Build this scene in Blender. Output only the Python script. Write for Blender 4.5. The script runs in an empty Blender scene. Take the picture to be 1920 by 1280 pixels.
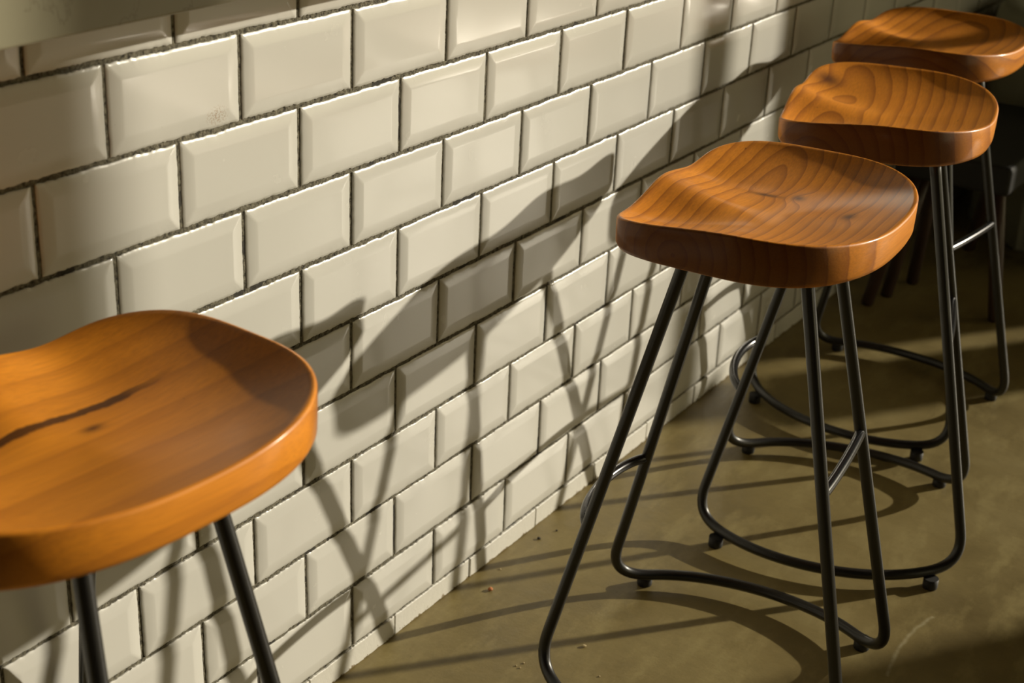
import bpy, bmesh, math, random
from mathutils import Vector, Matrix, noise
random.seed(7)
C = bpy.context.scene
COL = C.collection
# ------------------------------------------------------------------ camera
cam_d = bpy.data.cameras.new('camera')
cam = bpy.data.objects.new('camera', cam_d)
COL.objects.link(cam)
RIGHT = Vector((0.83728038, 0.54494570, 0.04467393))
DOWN = Vector((0.25594600, -0.31842212, -0.91274257))
FWD = Vector((-0.48316997, 0.77565556, -0.40608526))
CAM = Vector((1.155, -1.038, 1.359))
m = Matrix((RIGHT, -DOWN, -FWD)).transposed().to_4x4()
m.translation = CAM
cam.matrix_world = m
cam_d.sensor_width = 36.0
cam_d.lens = 2806.87 / 1920 * 36
cam_d.clip_start = 0.05
cam_d.dof.use_dof = True
cam_d.dof.focus_distance = 1.95
cam_d.dof.aperture_fstop = 6.3
C.camera = cam
# ------------------------------------------------------------------ exposure, sky, sun
vs = C.view_settings
vs.view_transform = 'Standard'
vs.look = 'None'
vs.gamma = 1.0
vs.use_curve_mapping = False
vs.exposure = 0.0
w = bpy.data.worlds.new('world')
C.world = w
w.use_nodes = True
w.node_tree.nodes['Background'].inputs[0].default_value = (1.0, 0.85, 0.48, 1)
w.node_tree.nodes['Background'].inputs[1].default_value = 1.5
SK, SM = 1.42, 0.57            # sun ray: for 1 m in x it moves SK in y and SM in z
sd = bpy.data.lights.new('sun', 'SUN')
sd.energy = 4.9
sd.color = (1.0, 0.91, 0.74)
sd.angle = math.radians(0.75)
so = bpy.data.objects.new('sun', sd)
COL.objects.link(so)
so.rotation_euler = Vector((1, SK, SM)).to_track_quat('Z', 'Y').to_euler()

# ------------------------------------------------------------------ helpers
def link(name, me, mat=None, parent=None, smooth=True):
    o = bpy.data.objects.new(name, me)
    COL.objects.link(o)
    if mat: me.materials.append(mat)
    if smooth:
        for p in me.polygons: p.use_smooth = True
    if parent: o.parent = parent
    return o

def from_bm(name, bm, mat=None, parent=None, smooth=True, loc=None):
    bmesh.ops.recalc_face_normals(bm, faces=bm.faces)
    me = bpy.data.meshes.new(name)
    bm.to_mesh(me)
    bm.free()
    o = link(name, me, mat, parent, smooth)
    if loc: o.location = loc
    return o

def tag(o, label=None, cat=None, group=None, kind=None):
    if label: o['label'] = label
    if cat: o['category'] = cat
    if group: o['group'] = group
    if kind: o['kind'] = kind
    return o

def empty(name, loc=(0, 0, 0), rz=0):
    o = bpy.data.objects.new(name, None)
    o.empty_display_size = 0.1
    COL.objects.link(o)
    o.location = loc
    o.rotation_euler = (0, 0, rz)
    return o

def add_box(bm, x0, x1, y0, y1, z0, z1, bev=0):
    r = bmesh.ops.create_cube(bm, size=1)
    vs_ = r['verts']
    for v in vs_:
        v.co = Vector(((x0 + x1) / 2 + v.co.x * (x1 - x0), (y0 + y1) / 2 + v.co.y * (y1 - y0), (z0 + z1) / 2 + v.co.z * (z1 - z0)))
    if bev:
        es = list({e for v in vs_ for e in v.link_edges})
        bmesh.ops.bevel(bm, geom=es, offset=bev, segments=3, affect='EDGES', profile=0.5)

def tube(bm, pts, r, seg=16, cap=True, taper=None):
    """a round tube swept along pts, frames carried along the path"""
    n = len(pts)
    pts = [Vector(p) for p in pts]
    T = []
    for i in range(n):
        a = pts[max(i - 1, 0)]; b = pts[min(i + 1, n - 1)]
        T.append((b - a).normalized())
    up = Vector((0, 0, 1)) if abs(T[0].z) < 0.9 else Vector((1, 0, 0))
    N = (up - T[0] * up.dot(T[0])).normalized()
    rings = []
    for i in range(n):
        N = (N - T[i] * N.dot(T[i])).normalized()
        B = T[i].cross(N)
        rr = r if taper is None else r * taper[i]
        rings.append([bm.verts.new(pts[i] + (N * math.cos(2 * math.pi * k / seg) + B * math.sin(2 * math.pi * k / seg)) * rr) for k in range(seg)])
    for i in range(n - 1):
        for k in range(seg):
            bm.faces.new((rings[i][k], rings[i][(k + 1) % seg], rings[i + 1][(k + 1) % seg], rings[i + 1][k]))
    if cap:
        bm.faces.new(list(reversed(rings[0])))
        bm.faces.new(rings[-1])

def smoothstep(a, b, x):
    t = max(0, min(1, (x - a) / (b - a)))
    return t * t * (3 - 2 * t)

# ------------------------------------------------------------------ materials
class NT:
    def __init__(s, name):
        s.m = bpy.data.materials.new(name)
        s.m.use_nodes = True
        s.t = s.m.node_tree
        s.b = s.t.nodes['Principled BSDF']
    def n(s, typ, **kw):
        nd = s.t.nodes.new(typ)
        for k, v in kw.items():
            if k == 'ins':
                for i, val in v.items():
                    nd.inputs[i].default_value = val
            else:
                setattr(nd, k, v)
        return nd
    def l(s, a, b):
        s.t.links.new(a, b)
    def math(s, op, a, b=None, c=None, clamp=False):
        nd = s.t.nodes.new('ShaderNodeMath')
        nd.operation = op
        nd.use_clamp = clamp
        for i, v in enumerate((a, b, c)):
            if v is None: continue
            if isinstance(v, (int, float)): nd.inputs[i].default_value = v
            else: s.l(v, nd.inputs[i])
        return nd.outputs[0]
    def mix(s, fac, a, b):
        nd = s.t.nodes.new('ShaderNodeMix')
        nd.data_type = 'RGBA'
        for sock, v in ((nd.inputs[0], fac), (nd.inputs[6], a), (nd.inputs[7], b)):
            if isinstance(v, (int, float, tuple)): sock.default_value = v
            else: s.l(v, sock)
        return nd.outputs[2]
    def ramp(s, fac, stops):
        nd = s.t.nodes.new('ShaderNodeValToRGB')
        e = nd.color_ramp.elements
        while len(e) < len(stops): e.new(0.5)
        for el, (p, c) in zip(e, stops):
            el.position = p
            el.color = c if len(c) == 4 else (*c, 1)
        s.l(fac, nd.inputs[0])
        return nd.outputs[0]
    def noise(s, vec, scale, detail=4, rough=0.5):
        nd = s.n('ShaderNodeTexNoise', ins={'Scale': scale, 'Detail': detail, 'Roughness': rough})
        if vec is not None: s.l(vec, nd.inputs['Vector'])
        return nd.outputs['Fac']
    def bump(s, h, strength, dist=0.001):
        nd = s.n('ShaderNodeBump', ins={'Strength': strength, 'Distance': dist})
        s.l(h, nd.inputs['Height'])
        s.l(nd.outputs[0], s.b.inputs['Normal'])
        return nd
    def set(s, **kw):
        for k, v in kw.items():
            s.b.inputs[k.replace('_', ' ')].default_value = v

def mat_plain(name, col, rough=0.5, metal=0.0, coat=0.0, nscale=30, namp=0.25, bump=0.0):
    t = NT(name)
    tc = t.n('ShaderNodeTexCoord')
    f = t.noise(tc.outputs['Object'], nscale, 5, 0.6)
    a = tuple(c * (1 - namp) for c in col) + (1,)
    b = tuple(min(1, c * (1 + namp)) for c in col) + (1,)
    t.l(t.mix(f, a, b), t.b.inputs['Base Color'])
    t.set(Roughness=rough, Metallic=metal, Coat_Weight=coat)
    if bump: t.bump(f, bump, 0.002)
    return t.m

def mat_tile():
    t = NT('white_glazed_tile')
    tc = t.n('ShaderNodeTexCoord')
    P = tc.outputs['Object']
    f = t.noise(P, 2.5, 3, 0.5)
    f2 = t.noise(P, 14, 4, 0.55)
    c = t.mix(f, (0.57, 0.56, 0.51, 1), (0.63, 0.62, 0.575, 1))
    sp = t.noise(P, 420, 2, 0.5)
    spm = t.math('GREATER_THAN', sp, 0.80)
    f3 = t.noise(P, 9, 2, 0.5)
    spm = t.math('MULTIPLY', spm, t.math('GREATER_THAN', f3, 0.52))
    c = t.mix(spm, c, (0.16, 0.11, 0.06, 1))
    # small rusty stain low on one tile near the counter end
    sep = t.n('ShaderNodeSeparateXYZ'); t.l(P, sep.inputs[0])
    dy = t.math('DIVIDE', t.math('SUBTRACT', sep.outputs['Y'], 0.163), 0.020)
    dz = t.math('DIVIDE', t.math('SUBTRACT', sep.outputs['Z'], 0.894), 0.013)
    rr = t.math('ADD', t.math('MULTIPLY', dy, dy), t.math('MULTIPLY', dz, dz))
    blob = t.math('SUBTRACT', 1.0, rr, clamp=True)
    st = t.math('MULTIPLY', blob, t.math('GREATER_THAN', t.noise(P, 520, 3, 0.6), 0.56))
    c = t.mix(t.math('MULTIPLY', st, 0.8), c, (0.30, 0.16, 0.06, 1))
    t.l(c, t.b.inputs['Base Color'])
    t.set(Roughness=0.22, Coat_Weight=0.3, Coat_Roughness=0.1)
    r = t.math('MULTIPLY_ADD', f2, 0.05, 0.24)
    t.l(r, t.b.inputs['Roughness'])
    t.bump(t.noise(P, 22, 2, 0.4), 0.06, 0.002)
    return t.m

def mat_grout():
    t = NT('worn_grey_grout')
    tc = t.n('ShaderNodeTexCoord')
    P = tc.outputs['Object']
    f = t.noise(P, 160, 6, 0.7)
    f2 = t.noise(P, 7, 3, 0.6)
    c = t.ramp(f, [(0.36, (0.015, 0.012, 0.008)), (0.47, (0.12, 0.108, 0.075)), (0.64, (0.25, 0.23, 0.165))])
    c = t.mix(t.math('GREATER_THAN', f2, 0.62), c, (0.05, 0.045, 0.035, 1))
    t.l(c, t.b.inputs['Base Color'])
    t.set(Roughness=0.95)
    t.bump(f, 1.0, 0.004)
    return t.m

def mat_base_tile():
    t = NT('whitewashed_base_tile')
    tc = t.n('ShaderNodeTexCoord')
    P = tc.outputs['Object']
    f = t.noise(P, 60, 6, 0.7)
    c = t.mix(t.noise(P, 6, 3), (0.58, 0.565, 0.50, 1), (0.65, 0.635, 0.58, 1))
    sep = t.n('ShaderNodeSeparateXYZ'); t.l(P, sep.inputs[0])
    low = t.math('SUBTRACT', 1.0, t.math('DIVIDE', sep.outputs['Z'], 0.014), clamp=True)
    d = t.math('GREATER_THAN', t.math('ADD', f, t.math('MULTIPLY', low, 0.30)), 0.78)
    c = t.mix(d, c, (0.22, 0.17, 0.10, 1))
    t.l(c, t.b.inputs['Base Color'])
    t.set(Roughness=0.55)
    t.bump(f, 0.4, 0.002)
    return t.m

def mat_floor():
    t = NT('polished_concrete')
    tc = t.n('ShaderNodeTexCoord')
    P = tc.outputs['Object']
    f1 = t.noise(P, 3.2, 8, 0.62)
    f2 = t.noise(P, 38, 8, 0.7)
    c = t.ramp(f1, [(0.30, (0.125, 0.092, 0.030)), (0.50, (0.225, 0.172, 0.060)), (0.72, (0.30, 0.24, 0.092))])
    mo = t.n('ShaderNodeMapping', ins={'Rotation': (0, 0, 0.6), 'Scale': (1, 0.35, 1)}); t.l(P, mo.inputs[0])
    f4 = t.noise(mo.outputs[0], 16, 6, 0.65)
    c = t.mix(t.math('MULTIPLY', t.math('GREATER_THAN', f4, 0.5), t.math('MULTIPLY', t.math('SUBTRACT', f4, 0.5), 3.2)), c, (0.40, 0.33, 0.14, 1))
    c = t.mix(t.math('MULTIPLY', f2, 0.6), c, (0.13, 0.096, 0.032, 1))
    # fine pits and pale specks
    v = t.noise(P, 330, 3, 0.6)
    c = t.mix(t.math('MULTIPLY', t.math('GREATER_THAN', v, 0.70), 0.55), c, (0.30, 0.26, 0.17, 1))
    c = t.mix(t.math('MULTIPLY', t.math('LESS_THAN', v, 0.29), 0.6), c, (0.05, 0.04, 0.022, 1))
    # a pale curved scuff beside the second stool
    sep = t.n('ShaderNodeSeparateXYZ'); t.l(P, sep.inputs[0])
    X, Y = sep.outputs['X'], sep.outputs['Y']
    SCUFF(t, X, Y)
    wob = t.math('MULTIPLY', t.math('SUBTRACT', t.noise(P, 30, 2), 0.5), 0.008)
    dx = t.math('ADD', t.math('SUBTRACT', X, SC['curve']), wob)
    band = t.math('SUBTRACT', 1.0, t.math('DIVIDE', t.math('ABSOLUTE', dx), 0.0045), clamp=True)
    ends = t.math('MULTIPLY', t.math('GREATER_THAN', Y, SC['y0']), t.math('LESS_THAN', Y, SC['y1']))
    mk = t.math('MULTIPLY', t.math('MULTIPLY', band, ends), t.math('MULTIPLY', t.noise(P, 90, 3), 0.9))
    c = t.mix(mk, c, (0.45, 0.41, 0.26, 1))
    t.l(c, t.b.inputs['Base Color'])
    t.l(t.math('MULTIPLY_ADD', f1, 0.35, 0.32), t.b.inputs['Roughness'])
    t.bump(f2, 0.35, 0.002)
    return t.m
SC = {}
def SCUFF(t, X, Y):
    # x = a + b*(y-yc) + c*(y-yc)^2 through three floor points
    yc = 0.98
    d = t.math('SUBTRACT', Y, yc)
    SC['curve'] = t.math('ADD', t.math('MULTIPLY_ADD', d, 0.05, 0.655), t.math('MULTIPLY', t.math('MULTIPLY', d, d), 1.2))
    SC['y0'], SC['y1'] = 0.87, 1.07

def mat_wood(name, x0, z0, seed, spacing=0.017, knots=(), crack=None, tint=(1, 1, 1), contrast=0.62, wander=0.017):
    """varnished softwood: growth rings around a pith line that runs along local y"""
    t = NT(name)
    tc = t.n('ShaderNodeTexCoord')
    P = tc.outputs['Object']
    sep = t.n('ShaderNodeSeparateXYZ'); t.l(P, sep.inputs[0])
    X, Y, Z = sep.outputs
    mp = t.n('ShaderNodeMapping', ins={'Location': (seed * 3.7, seed * 1.3, seed * 2.1), 'Scale': (1, 0.22, 1)})
    t.l(P, mp.inputs[0])
    g = mp.outputs[0]
    n1 = t.noise(g, 7, 3, 0.5)
    n2 = t.noise(g, 30, 3, 0.5)
    dx = t.math('SUBTRACT', X, x0)
    dz = t.math('SUBTRACT', Z, z0)
    r = t.math('SQRT', t.math('ADD', t.math('MULTIPLY', dx, dx), t.math('MULTIPLY', dz, dz)))
    r = t.math('ADD', r, t.math('MULTIPLY', t.math('SUBTRACT', n1, 0.5), wander))
    r = t.math('ADD', r, t.math('MULTIPLY', t.math('SUBTRACT', n2, 0.5), 0.006))
    kd = None
    for (kx, ky, krx, kry, kamp) in knots:
        ex = t.math('DIVIDE', t.math('SUBTRACT', X, kx), krx)
        ey = t.math('DIVIDE', t.math('SUBTRACT', Y, ky), kry)
        q = t.math('ADD', t.math('MULTIPLY', ex, ex), t.math('MULTIPLY', ey, ey))
        e = t.math('POWER', 2.718, t.math('MULTIPLY', q, -0.22))
        r = t.math('ADD', r, t.math('MULTIPLY', e, kamp))
        core = t.math('POWER', 2.718, t.math('MULTIPLY', q, -1.2))
        kd = core if kd is None else t.math('MAXIMUM', kd, core)
    ph = t.math('FRACT', t.math('DIVIDE', r, spacing))
    line = t.ramp(ph, [(0.0, (0, 0, 0)), (0.55, (0.12, 0.12, 0.12)), (0.86, (0.75, 0.75, 0.75)), (0.93, (1, 1, 1)), (1.0, (0.0, 0.0, 0.0))])
    mp2 = t.n('ShaderNodeMapping', ins={'Location': (seed, 0, 0), 'Scale': (1, 0.03, 1)})
    t.l(P, mp2.inputs[0])
    fib = t.noise(mp2.outputs[0], 420, 3, 0.6)
    big = t.noise(P, 6, 3, 0.6)
    T = tint
    c = t.mix(big, (0.66 * T[0], 0.215 * T[1], 0.013 * T[2], 1), (0.88 * T[0], 0.335 * T[1], 0.026 * T[2], 1))
    c = t.mix(t.math('MULTIPLY', line, contrast), c, (0.22 * T[0], 0.050 * T[1], 0.007, 1))
    c = t.mix(t.math('MULTIPLY', t.math('SUBTRACT', fib, 0.35, clamp=True), 0.8), c, (0.26, 0.075, 0.012, 1))
    # end grain, darkened further to paint shade onto the seat ends
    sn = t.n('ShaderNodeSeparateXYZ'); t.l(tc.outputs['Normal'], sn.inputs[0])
    end_shade = t.math('DIVIDE', t.math('SUBTRACT', t.math('ABSOLUTE', sn.outputs['Y']), 0.42), 0.30, clamp=True)
    c = t.mix(t.math('MULTIPLY', end_shade, 0.84), c, (0.07, 0.016, 0.004, 1))
    # dents and dark flecks
    fl = t.noise(mp.outputs[0], 190, 2, 0.5)
    c = t.mix(t.math('MULTIPLY', t.math('GREATER_THAN', fl, 0.77), 0.6), c, (0.07, 0.02, 0.006, 1))
    if kd is not None:
        c = t.mix(t.math('MULTIPLY', kd, 0.85), c, (0.075, 0.022, 0.007, 1))
    h = fib
    if crack:
        cx, y0, y1, wd = crack
        wob = t.math('MULTIPLY', t.math('SUBTRACT', t.noise(P, 25, 3, 0.6), 0.5), 0.010)
        d = t.math('ABSOLUTE', t.math('ADD', t.math('SUBTRACT', X, cx), wob))
        wv = t.math('MULTIPLY_ADD', t.noise(P, 60, 2), wd * 1.1, wd * 0.25)
        k = t.math('SUBTRACT', 1.0, t.math('DIVIDE', d, wv), clamp=True)
        k = t.math('MULTIPLY', k, 2.5, clamp=True)
        e = t.math('MULTIPLY', t.math('GREATER_THAN', Y, y0), t.math('SUBTRACT', 1.0, t.math('DIVIDE', t.math('SUBTRACT', Y, y1 - 0.06), 0.06, clamp=True)))
        k = t.math('MULTIPLY', k, e)
        c = t.mix(t.math('MULTIPLY', k, 0.9), c, (0.045, 0.014, 0.005, 1))
        h = t.math('SUBTRACT', h, t.math('MULTIPLY', k, 3.0))
    t.l(c, t.b.inputs['Base Color'])
    t.set(Roughness=0.5, Coat_Weight=0.25, Coat_Roughness=0.18)
    t.b.inputs['Specular IOR Level'].default_value = 0.25
    t.bump(h, 0.18, 0.001)
    return t.m

M_TILE = mat_tile(); M_GROUT = mat_grout(); M_BASE = mat_base_tile(); M_FLOOR = mat_floor()
M_STEEL = mat_plain('black_satin_steel', (0.011, 0.0105, 0.010), 0.38, 0.0, 0.25, 200, 0.2)
M_BAR = mat_plain('worn_black_footrest', (0.040, 0.040, 0.042), 0.22, 0.7, 0.0, 90, 0.5)
M_PAD = mat_plain('black_rubber', (0.012, 0.011, 0.010), 0.6, 0, 0, 80, 0.2)

# ------------------------------------------------------------------ setting: tiled wall
HP = 0.1015               # half the horizontal pitch of the tiles
RP = HP * 1.0327923       # row pitch
ZT = 9.671 * HP           # height of the first full joint line
def warp(u, l):
    U, V = u / 10, l / 10
    if U < -0.3: U = -0.3
    if U > 1.8: U = 1.8
    V = max(-0.1, min(1.0, V))
    du = 0.033 - 0.116 * U - 0.082 * V + 0.088 * U * U - 0.028 * U * V + 0.139 * V * V
    dv = -0.011 + 0.09 * U - 0.072 * V - 0.053 * U * U - 0.03 * U * V + 0.086 * V * V
    return (u + du) * HP, ZT - (l * 1.0327923 + dv) * HP

def tile_faces(bm, y0l, y0u, y1l, y1u, zl0, zl1, zu0, zu1, bevel=True, inset=0.0, flat=0.0):
    """one tile: corner order lower-left, lower-right, upper-right, upper-left"""
    c = [Vector((0, y0l, zl0)), Vector((0, y1l, zl1)), Vector((0, y1u, zu1)), Vector((0, y0u, zu0))]
    seedv = Vector((random.uniform(0, 50), random.uniform(0, 50), 0))
    NS = (60, 22, 60, 22)
    outer = []
    cen = sum(c, Vector()) / 4
    for k in range(4):
        a, b = c[k], c[(k + 1) % 4]
        e = (b - a)
        nrm = Vector((0, -e.z, e.y)).normalized()     # towards the inside (counter-clockwise loop)
        for i in range(NS[k]):
            f = i / NS[k]
            p = a.lerp(b, f)
            amp = 0.0017 if k in (0, 2) else 0.0008
            j = noise.noise(p * 45 + seedv) * amp * 0.7 + noise.noise(p * 260 + seedv) * amp * 0.7 + noise.noise(p * 700 + seedv) * amp * 0.4
            j = max(-0.0015, j)
            outer.append((p, nrm, j if 0 < i else 0.0, f, k))
    def loop(off, x, jit):
        # inset polygon by off (mitred at the corners)
        vs_ = []
        w_ = (c[1] - c[0]).length; h_ = (c[3] - c[0]).length
        for (p, nrm, j, f, k) in outer:
            d = p - cen
            q = Vector((x, cen.y + d.y * (1 - 2 * off / w_), cen.z + d.z * (1 - 2 * off / h_)))
            q += nrm * j * jit
            vs_.append(bm.verts.new(q))
        return vs_
    tx = random.uniform(-0.0007, 0.0007)
    if bevel:
        spec = [(0.0, -0.006, 1), (0.0, 0.0018 + tx, 1), (0.00028, 0.0021 + tx, 1), (0.004, 0.0033 + tx, 0.0), (0.0135, 0.0042 + tx, 0), (0.0165, 0.00465 + tx, 0), (0.0195, 0.0048 + tx, 0)]
    else:
        spec = [(0.0, -0.004, 1), (0.0, 0.0025 + flat, 1), (0.0015, 0.0035 + flat, 0.5)]
    L = [loop(*s) for s in spec]
    n = len(outer)
    for q_, (a, b) in enumerate(zip(L, L[1:])):
        for i in range(n):
            bm.faces.new((a[i], a[(i + 1) % n], b[(i + 1) % n], b[i])).smooth = q_ >= 2
    bm.faces.new(L[-1]).smooth = False

def build_wall():
    bm = bmesh.new()
    G = 0.0029
    for l in range(-6, 9):
        par = 0 if l % 2 == 0 else 1          # joints of row l sit at u = par mod 2
        for u in range(-14 - par, 34, 2):
            u0, u1 = u, u + 2
            if par == 1: u0, u1 = u + 0, u + 2
            ju = lambda uu: (noise.noise(Vector((uu * 1.7, l * 3.1, 4))) * 0.0009)
            jl = lambda uu: (noise.noise(Vector((uu * 0.9, l * 2.3, 9))) * 0.0009)
            A = warp(u0, l + 1); B = warp(u1, l + 1); Cc = warp(u1, l); D = warp(u0, l)
            g0, g1 = G + ju(u0), G - ju(u1)
            tile_faces(bm, A[0] + g0, D[0] + g0, B[0] - g1, Cc[0] - g1,
                       A[1] + G + jl(u0), B[1] + G + jl(u1), D[1] - G, Cc[1] - G)
    o = from_bm('wall_left', bm, M_TILE, None, False)
    o['kind'] = 'structure'
    # bed of grout and the cut base row
    bm = bmesh.new()
    add_box(bm, -0.15, 0.0006, -1.6, 4.5, 0, 3.2)
    g = from_bm('grout_bed', bm, M_GROUT, o, False)
    bm = bmesh.new()
    for u in range(-13, 34, 2):
        A = warp(u, 9); B = warp(u + 2, 9)
        tile_faces(bm, A[0] + 0.0012, A[0] + 0.0012, B[0] - 0.0012, B[0] - 0.0012, 0.0, 0.0, A[1] - 0.0012, B[1] - 0.0012, bevel=False, flat=random.uniform(0.0, 0.0012))
    b = from_bm('baseboard_left', bm, M_BASE, None, False)
    b['kind'] = 'structure'
build_wall()

def build_floor():
    bm = bmesh.new()
    add_box(bm, -0.15, 6.0, -2.6, 6.0, -0.1, 0.0)
    o = from_bm('floor', bm, M_FLOOR, None, False)
    o['kind'] = 'structure'
build_floor()

# ------------------------------------------------------------------ stools
SA, SB, NL, NR = 0.161, 0.216, 4.9, 2.5
SEAT_TOP, SEAT_TH = 0.765, 0.050
def outline(th, a=SA, b=SB):
    cx, cy = math.cos(th), math.sin(th)
    n = (5.5 if cy < 0 else 3.9) if cx < 0 else (NR if cy > 0 else 2.45)
    # blend the exponent a little around the middle for a fair curve
    rr = (abs(cx / a) ** n + abs(cy / b) ** n) ** (-1 / n)
    return rr * cx, rr * cy

def seat_h(x, y, rho):
    sy = abs(y / SB) ** 2 / max(1e-9, abs(y / SB) ** 2 + abs(x / SA) ** 2)     # 1 at the short ends, 0 at the long sides
    p = (1.75 if x > 0 else 2.6) * (1 - sy) + 3.1 * sy
    s = max(0.0, 1 - rho ** p)
    h = -0.0270 * s ** 0.95
    f = smoothstep(0.02, -0.15, x)
    h += (-0.0060 if y < 0 else -0.0095) * smoothstep(0.0, -0.16, x) * math.exp(-((abs(y + 0.03) - 0.105) / 0.05) ** 2)
    h += 0.0190 * f * math.exp(-((y + 0.03) / 0.040) ** 2) * max(0, 1 - 0.68 * rho ** 2)
    h += -0.004 * smoothstep(0.03, 0.16, x) * rho ** 2 * math.exp(-(y / 0.12) ** 2)
    h += (0.0100 if y < 0 else 0.0055) * abs(y / SB) ** 2.6 - 0.0125 * smoothstep(0.03, -0.15, x) * smoothstep(0.05, -0.12, y)
    return h

def make_seat_mesh():
    bm = bmesh.new()
    NA, NRD = 144, 34
    R = []
    for i in range(1, NRD + 1):
        rho = (i / NRD) ** 0.85
        ring = []
        for k in range(NA):
            ox, oy = outline(2 * math.pi * k / NA)
            e = 1 - 0.0034 / SA
            x, y = ox * rho * e, oy * rho * e
            ring.append(bm.verts.new((x, y, seat_h(x, y, rho))))
        R.append(ring)
    cv = bm.verts.new((0, 0, seat_h(0, 0, 0)))
    for k in range(NA):
        bm.faces.new((cv, R[0][k], R[0][(k + 1) % NA]))
    # edge: rounded shoulder, side wall, rounded bottom
    prof = [(0.0020, -0.0004), (0.0007, -0.0015), (0.0, -0.0034)]
    for off, dz in prof:
        ring = []
        for k in range(NA):
            ox, oy = outline(2 * math.pi * k / NA)
            e = 1 - off / SA
            ring.append(bm.verts.new((ox * e, oy * e, seat_h(ox, oy, 1) + dz)))
        R.append(ring)
    for off, z in [(0.0, -0.022), (0.0006, -SEAT_TH + 0.009), (0.003, -SEAT_TH + 0.003), (0.0075, -SEAT_TH), (0.05, -SEAT_TH), (0.10, -SEAT_TH)]:
        ring = []
        for k in range(NA):
            ox, oy = outline(2 * math.pi * k / NA)
            e = 1 - off / SA
            ring.append(bm.verts.new((ox * e, oy * e, z)))
        R.append(ring)
    for a, b in zip(R, R[1:]):
        for k in range(NA):
            bm.faces.new((a[k], b[k], b[(k + 1) % NA], a[(k + 1) % NA]))
    bm.faces.new(R[-1])
    bmesh.ops.recalc_face_normals(bm, faces=bm.faces)
    me = bpy.data.meshes.new('seat')
    bm.to_mesh(me); bm.free()
    for p in me.polygons: p.use_smooth = True
    return me

# frame: two bent steel loops
CXX, CYY, SX, SY, Z0, RT = 0.230, 0.141, 0.228, 0.099, 0.0245, 0.0088
PX, PY = 0.181, 0.184
def leg_pt(a, b, z):
    h = z - Z0
    return Vector((a * (CXX - SX * h), b * (CYY - SY * h), z))

def bezier(p0, p1, p2, p3, n):
    return [p0 * (1 - t) ** 3 + p1 * 3 * t * (1 - t) ** 2 + p2 * 3 * t * t * (1 - t) + p3 * t ** 3 for t in [i / n for i in range(n + 1)]]

def loop_path(b):
    """left leg down, round the bend, outward-bowed base bar, round the bend, right leg up"""
    def half(a):
        top = leg_pt(a, b, SEAT_TOP - SEAT_TH + 0.002)
        zb = Z0 + 0.064
        s = leg_pt(a, b, zb)
        straight = [top.lerp(s, i / 14) for i in range(15)]
        corner = leg_pt(a, b, Z0)
        e = Vector((a * 0.164, b * 0.182, Z0))
        bend = bezier(s, s.lerp(corner, 0.72), e.lerp(Vector((a * 0.232, b * 0.137, Z0)), 0.62), e, 12)
        return straight[:-1] + bend
    L = half(-1)
    Rr = half(1)
    e0, e1 = L[-1], Rr[-1]
    d0 = (L[-1] - L[-2]).normalized(); d1 = (Rr[-1] - Rr[-2]).normalized()
    base = bezier(e0, e0 + d0 * 0.11, e1 + d1 * 0.11, e1, 30)
    return L + base[1:-1] + list(reversed(Rr))

def make_loop(b):
    bm = bmesh.new()
    tube(bm, loop_path(b), RT, 18)
    bmesh.ops.recalc_face_normals(bm, faces=bm.faces)
    me = bpy.data.meshes.new('frame_loop')
    bm.to_mesh(me); bm.free()
    for p in me.polygons: p.use_smooth = True
    return me

def make_bar(a, z, bow, f=0.28):
    p0, p1 = leg_pt(a, -1, z), leg_pt(a, 1, z)
    q = Vector((a * bow, 0, 0))
    k0 = p0.lerp(p1, f) + q; k1 = p0.lerp(p1, 1 - f) + q
    bm = bmesh.new()
    tube(bm, bezier(p0, k0, k1, p1, 24), RT * 0.86, 14)
    bmesh.ops.recalc_face_normals(bm, faces=bm.faces)
    me = bpy.data.meshes.new('footrest')
    bm.to_mesh(me); bm.free()
    for p in me.polygons: p.use_smooth = True
    return me

def make_pad():
    bm = bmesh.new()
    tube(bm, [(0, 0, 0), (0, 0, 0.002), (0, 0, Z0 - RT + 0.003)], 0.0125, 18, True, [0.92, 1, 1])
    bmesh.ops.recalc_face_normals(bm, faces=bm.faces)
    me = bpy.data.meshes.new('foot_pad')
    bm.to_mesh(me); bm.free()
    for p in me.polygons: p.use_smooth = len(p.vertices) == 4
    return me

def make_plate():
    bm = bmesh.new()
    zt = SEAT_TOP - SEAT_TH
    add_box(bm, -0.09, 0.09, -0.015, 0.015, zt - 0.005, zt - 0.0002, 0.0015)
    bmesh.ops.recalc_face_normals(bm, faces=bm.faces)
    me = bpy.data.meshes.new('mounting_plate')
    bm.to_mesh(me); bm.free()
    return me

SEAT_ME = make_seat_mesh()
LOOPS = {-1: make_loop(-1), 1: make_loop(1)}
BARS = {-1: make_bar(-1, 0.270, 0.040, 0.22), 1: make_bar(1, 0.405, 0.004)}
PAD_ME = make_pad(); PLATE_ME = make_plate()
for me in LOOPS.values(): me.materials.append(M_STEEL)
for me in BARS.values(): me.materials.append(M_BAR)
PAD_ME.materials.append(M_PAD); PLATE_ME.materials.append(M_STEEL)

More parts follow.
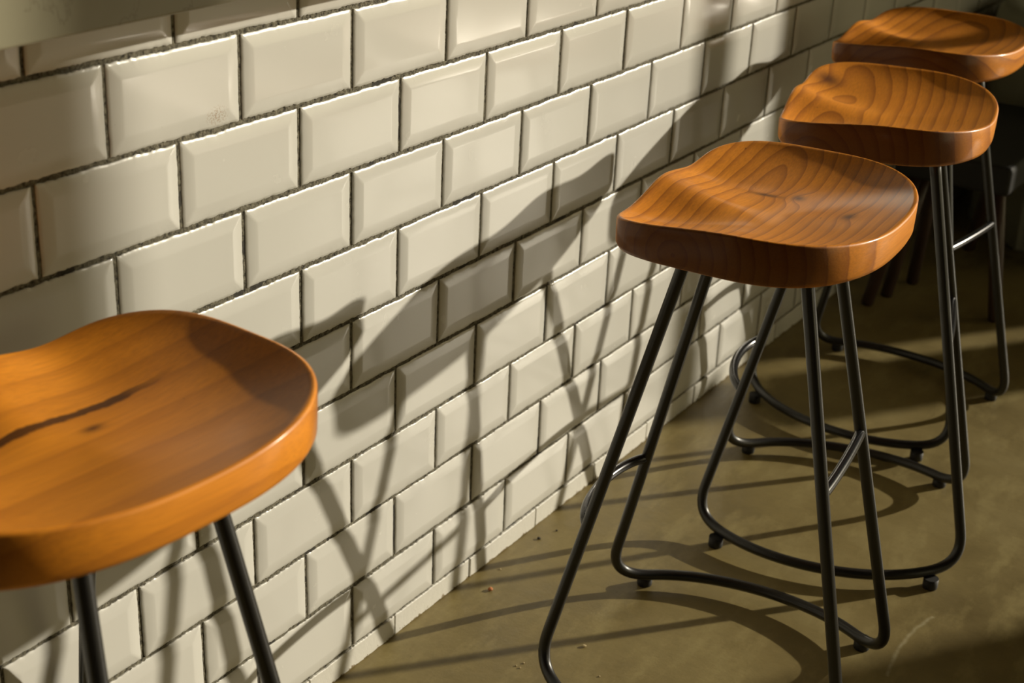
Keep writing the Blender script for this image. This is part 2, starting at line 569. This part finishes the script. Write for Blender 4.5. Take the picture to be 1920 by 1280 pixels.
def bar_stool(x, y, th, seat_pose, wood, label):
    t = empty('bar_stool', (x, y, 0), th)
    tag(t, label, 'bar stool', 'wooden-seated bar stools along the tiled wall')
    me = SEAT_ME.copy()
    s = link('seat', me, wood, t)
    dx, dy = seat_pose[0] - x, seat_pose[1] - y
    c, sn = math.cos(-th), math.sin(-th)
    s.location = (c * dx - sn * dy, sn * dx + c * dy, SEAT_TOP)
    s.rotation_euler = (0, 0, seat_pose[2] - th)
    for b in (-1, 1): link('frame_loop', LOOPS[b], None, t, False)
    for a in (-1, 1): link('footrest', BARS[a], None, t, False)
    for a in (-1, 1):
        for b in (-1, 1):
            p = link('foot_pad', PAD_ME, None, t, False)
            p.location = (a * PX, b * PY, 0)
    for b in (-1, 1):
        link('mounting_plate', PLATE_ME, None, t, False).location = (0, b * 0.073, 0)
    return t

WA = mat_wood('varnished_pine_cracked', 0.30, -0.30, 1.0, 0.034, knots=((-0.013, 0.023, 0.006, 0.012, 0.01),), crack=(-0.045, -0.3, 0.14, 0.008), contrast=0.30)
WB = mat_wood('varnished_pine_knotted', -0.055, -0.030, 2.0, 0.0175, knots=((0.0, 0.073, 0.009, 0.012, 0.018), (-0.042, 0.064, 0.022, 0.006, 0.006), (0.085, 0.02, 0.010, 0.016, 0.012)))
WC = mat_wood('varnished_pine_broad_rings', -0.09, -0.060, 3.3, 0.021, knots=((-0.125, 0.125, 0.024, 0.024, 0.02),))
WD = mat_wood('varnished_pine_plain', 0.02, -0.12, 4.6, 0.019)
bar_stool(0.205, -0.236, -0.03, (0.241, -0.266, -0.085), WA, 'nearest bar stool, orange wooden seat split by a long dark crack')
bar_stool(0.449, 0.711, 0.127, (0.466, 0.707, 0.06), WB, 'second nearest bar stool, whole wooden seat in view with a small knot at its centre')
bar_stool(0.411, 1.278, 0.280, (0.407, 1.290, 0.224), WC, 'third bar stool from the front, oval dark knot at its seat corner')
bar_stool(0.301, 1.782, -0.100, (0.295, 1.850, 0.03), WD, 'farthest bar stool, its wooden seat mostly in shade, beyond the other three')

# ------------------------------------------------------------------ room shell
def st(name, boxes, mat):
    bm = bmesh.new()
    for b in boxes: add_box(bm, *b)
    o = from_bm(name, bm, mat, None, False)
    o['kind'] = 'structure'
    return o
M_PLASTER = mat_plain('dark_plaster', (0.035, 0.032, 0.026), 0.85, 0, 0, 8, 0.2, 0.2)
M_POST_BLOCK = mat_plain('dark_post_and_blockers', (0.03, 0.03, 0.028), 0.5, 0, 0, 30, 0.2)
# window wall the low sun comes through
st('wall_back', [(-0.15, 1.93, 4.5, 4.62, 0, 3.25), (5.0, 6.0, 4.5, 4.62, 0, 3.25), (1.93, 5.0, 4.5, 4.62, 0, 0.25), (1.93, 5.0, 4.5, 4.62, 3.1, 3.25)], M_PLASTER)
st('window_post_and_sun_blockers', [(2.132, 2.192, 4.5, 4.56, 0.25, 3.1), (2.05, 2.29, 4.5, 4.56, 0.25, 1.2), (3.21, 3.37, 4.5, 4.56, 2.42, 3.1), (3.21, 3.60, 4.5, 4.56, 0.25, 1.55)], M_POST_BLOCK)  # thin full-height post is a mullion; the other unseen panels are added to block sun
# right wall; unseen opening level with the stools added to let in fill light
st('wall_right', [(5.0, 5.12, -2.6, 0.5, 0, 3.25), (5.0, 5.12, 2.1, 4.5, 0, 3.25), (5.0, 5.12, 0.5, 2.1, 0, 0.3), (5.0, 5.12, 0.5, 2.1, 2.9, 3.25)], M_PLASTER)
st('wall_front', [(-0.15, 5.12, -2.72, -2.6, 0, 3.25)], M_PLASTER)
st('ceiling', [(-0.15, 6.0, -2.72, 4.62, 3.25, 3.35)], M_PLASTER)

# ------------------------------------------------------------------ counter
def mat_marble():
    t = NT('veined_pale_stone')
    tc = t.n('ShaderNodeTexCoord')
    P = tc.outputs['Object']
    n = t.n('ShaderNodeTexNoise', ins={'Scale': 5.0, 'Detail': 5.0, 'Roughness': 0.6, 'Distortion': 1.2})
    t.l(P, n.inputs['Vector'])
    v = t.math('ABSOLUTE', t.math('SUBTRACT', n.outputs['Fac'], 0.5))
    v = t.math('SUBTRACT', 1.0, t.math('DIVIDE', v, 0.012), clamp=True)
    v = t.math('MULTIPLY', v, t.math('GREATER_THAN', t.noise(P, 3, 2), 0.5))
    c = t.mix(t.noise(P, 9, 4), (0.25, 0.235, 0.155, 1), (0.34, 0.32, 0.22, 1))
    c = t.mix(t.math('MULTIPLY', v, 0.4), c, (0.14, 0.12, 0.07, 1))
    t.l(c, t.b.inputs['Base Color'])
    t.set(Roughness=0.3)
    return t.m
bm = bmesh.new()
add_box(bm, 0.007, 0.090, -1.5, 4.4, 1.041, 1.30, 0.003)
o = from_bm('worktop', bm, mat_marble(), None, False)
tag(o, 'pale veined stone counter edge overhanging the tiles, top left', 'counter')

# ------------------------------------------------------------------ dark chair beyond the stools
M_FAB = mat_plain('grey_green_fabric', (0.34, 0.34, 0.27), 0.9, 0, 0, 300, 0.25, 0.3)
M_DWOOD = mat_plain('dark_wood', (0.05, 0.022, 0.012), 0.5, 0, 0.2, 25, 0.3)
M_BLACK = mat_plain('black_upholstery', (0.012, 0.012, 0.012), 0.7, 0, 0, 60, 0.2)
def low_bench():
    cx, cy = 0.25, 2.56
    t = empty('low_bench', (cx, cy, 0))
    tag(t, 'low black-topped bench on slanted dark legs, in shade behind the last stool', 'bench')
    bm = bmesh.new()
    add_box(bm, -0.14, 0.13, -0.28, 0.31, 0.335, 0.405, 0.012)
    from_bm('seat', bm, M_BLACK, t, False)
    for fx, fy, tx, ty in ((0.093, 2.289, 0.150, 2.325), (0.133, 2.502, 0.150, 2.50), (0.171, 2.842, 0.23, 2.80), (0.378, 2.385, 0.318, 2.42), (0.111, 2.375, 0.150, 2.41), (0.37, 2.83, 0.34, 2.78)):
        bm = bmesh.new()
        a = Vector((fx - cx, fy - cy, 0)); b = Vector((tx - cx, ty - cy, 0.34))
        tube(bm, [a, a.lerp(b, 0.02), a.lerp(b, 0.5), b], 0.018, 14, True, [0.75, 0.85, 0.95, 1.05])
        from_bm('leg', bm, M_DWOOD, t)
low_bench()

def tub_armchair():
    t = empty('tub_armchair', (0.40, 3.22, 0))
    tag(t, 'grey round tub armchair with upright fluted base, at the dim far right', 'armchair')
    n = 288
    def ring(bm, r, z, flute=0.0):
        return [bm.verts.new(((r - flute * abs(math.sin(16 * math.pi * k / n)) ** 0.6) * math.cos(2 * math.pi * k / n),
                              (r - flute * abs(math.sin(16 * math.pi * k / n)) ** 0.6) * math.sin(2 * math.pi * k / n), z)) for k in range(n)]
    def lathe(name, prof, mat):
        bm = bmesh.new()
        R = [ring(bm, *p) for p in prof]
        for a, b in zip(R, R[1:]):
            for k in range(n):
                bm.faces.new((a[k], a[(k + 1) % n], b[(k + 1) % n], b[k]))
        bm.faces.new(list(reversed(R[0]))); bm.faces.new(R[-1])
        return from_bm(name, bm, mat, t)
    lathe('fluted_base', [(0.33, 0.0, 0.02), (0.335, 0.01, 0.02), (0.335, 0.22, 0.02), (0.32, 0.235, 0.01)], M_FAB)
    lathe('shadow_gap', [(0.30, 0.235), (0.30, 0.325)], M_BLACK)  # recessed band, coloured black to paint in the shadow gap above the base
    lathe('shell', [(0.30, 0.325), (0.335, 0.33), (0.345, 0.36), (0.352, 0.56), (0.345, 0.60), (0.325, 0.617), (0.295, 0.617), (0.275, 0.60), (0.265, 0.57), (0.255, 0.44), (0.22, 0.42)], M_FAB)
    lathe('seat_cushion', [(0.24, 0.42), (0.252, 0.43), (0.252, 0.47), (0.235, 0.485), (0.10, 0.492)], M_BLACK)
tub_armchair()

# ------------------------------------------------------------------ crumbs of grit on the floor
def crumb(x, y, r, mat, label, group=None):
    bm = bmesh.new()
    bmesh.ops.create_icosphere(bm, subdivisions=2, radius=r)
    for v in bm.verts:
        v.co *= 1 + 0.45 * noise.noise(v.co * (1.1 / r) + Vector((x * 40, y * 30, 0)))
        v.co.z *= 0.55
    zmin = min(v.co.z for v in bm.verts)
    for v in bm.verts: v.co.z -= zmin
    o = from_bm('crumb', bm, mat, None, False, (x, y, 0))
    tag(o, label, 'crumb', group)
M_C1 = mat_plain('orange_grit', (0.45, 0.16, 0.05), 0.8, 0, 0, 400, 0.3)
M_C2 = mat_plain('dark_grit', (0.03, 0.022, 0.015), 0.9, 0, 0, 400, 0.3)
M_C3 = mat_plain('pale_grit', (0.50, 0.40, 0.22), 0.8, 0, 0, 400, 0.3)
CR = [(0.0533, 0.7022, 0.0042, 0, 'orange crumb on the floor near the foot of the wall', None),
      (0.0324, 0.8841, 0.0032, 1, 'larger dark crumb lying left of the second stool front leg', None),
      (0.0428, 0.9253, 0.002, 1, 'small dark crumb nearest the second stool front leg', None),
      (0.2556, 0.6597, 0.003, 2, 'pale flake inside the second stool, beside its front leg', None),
      (0.1975, 0.5560, 0.0016, 2, 'tiny pale speck of grit on the bare concrete floor', 'pale grit scattered at the bottom of the floor'),
      (0.2030, 0.5683, 0.0016, 2, 'tiny pale speck of grit on the bare concrete floor', 'pale grit scattered at the bottom of the floor'),
      (0.3120, 0.6081, 0.0016, 2, 'tiny pale speck of grit on the bare concrete floor', 'pale grit scattered at the bottom of the floor'),
      (0.2049, 0.5549, 0.0016, 2, 'tiny pale speck of grit on the bare concrete floor', 'pale grit scattered at the bottom of the floor'),
      (0.0316, 0.7633, 0.0016, 2, 'tiny pale speck of grit on the bare concrete floor', 'pale grit scattered at the bottom of the floor')]
for x, y, r, m_, l_, g_ in CR:
    crumb(x, y, r, (M_C1, M_C2, M_C3)[m_], l_, g_)
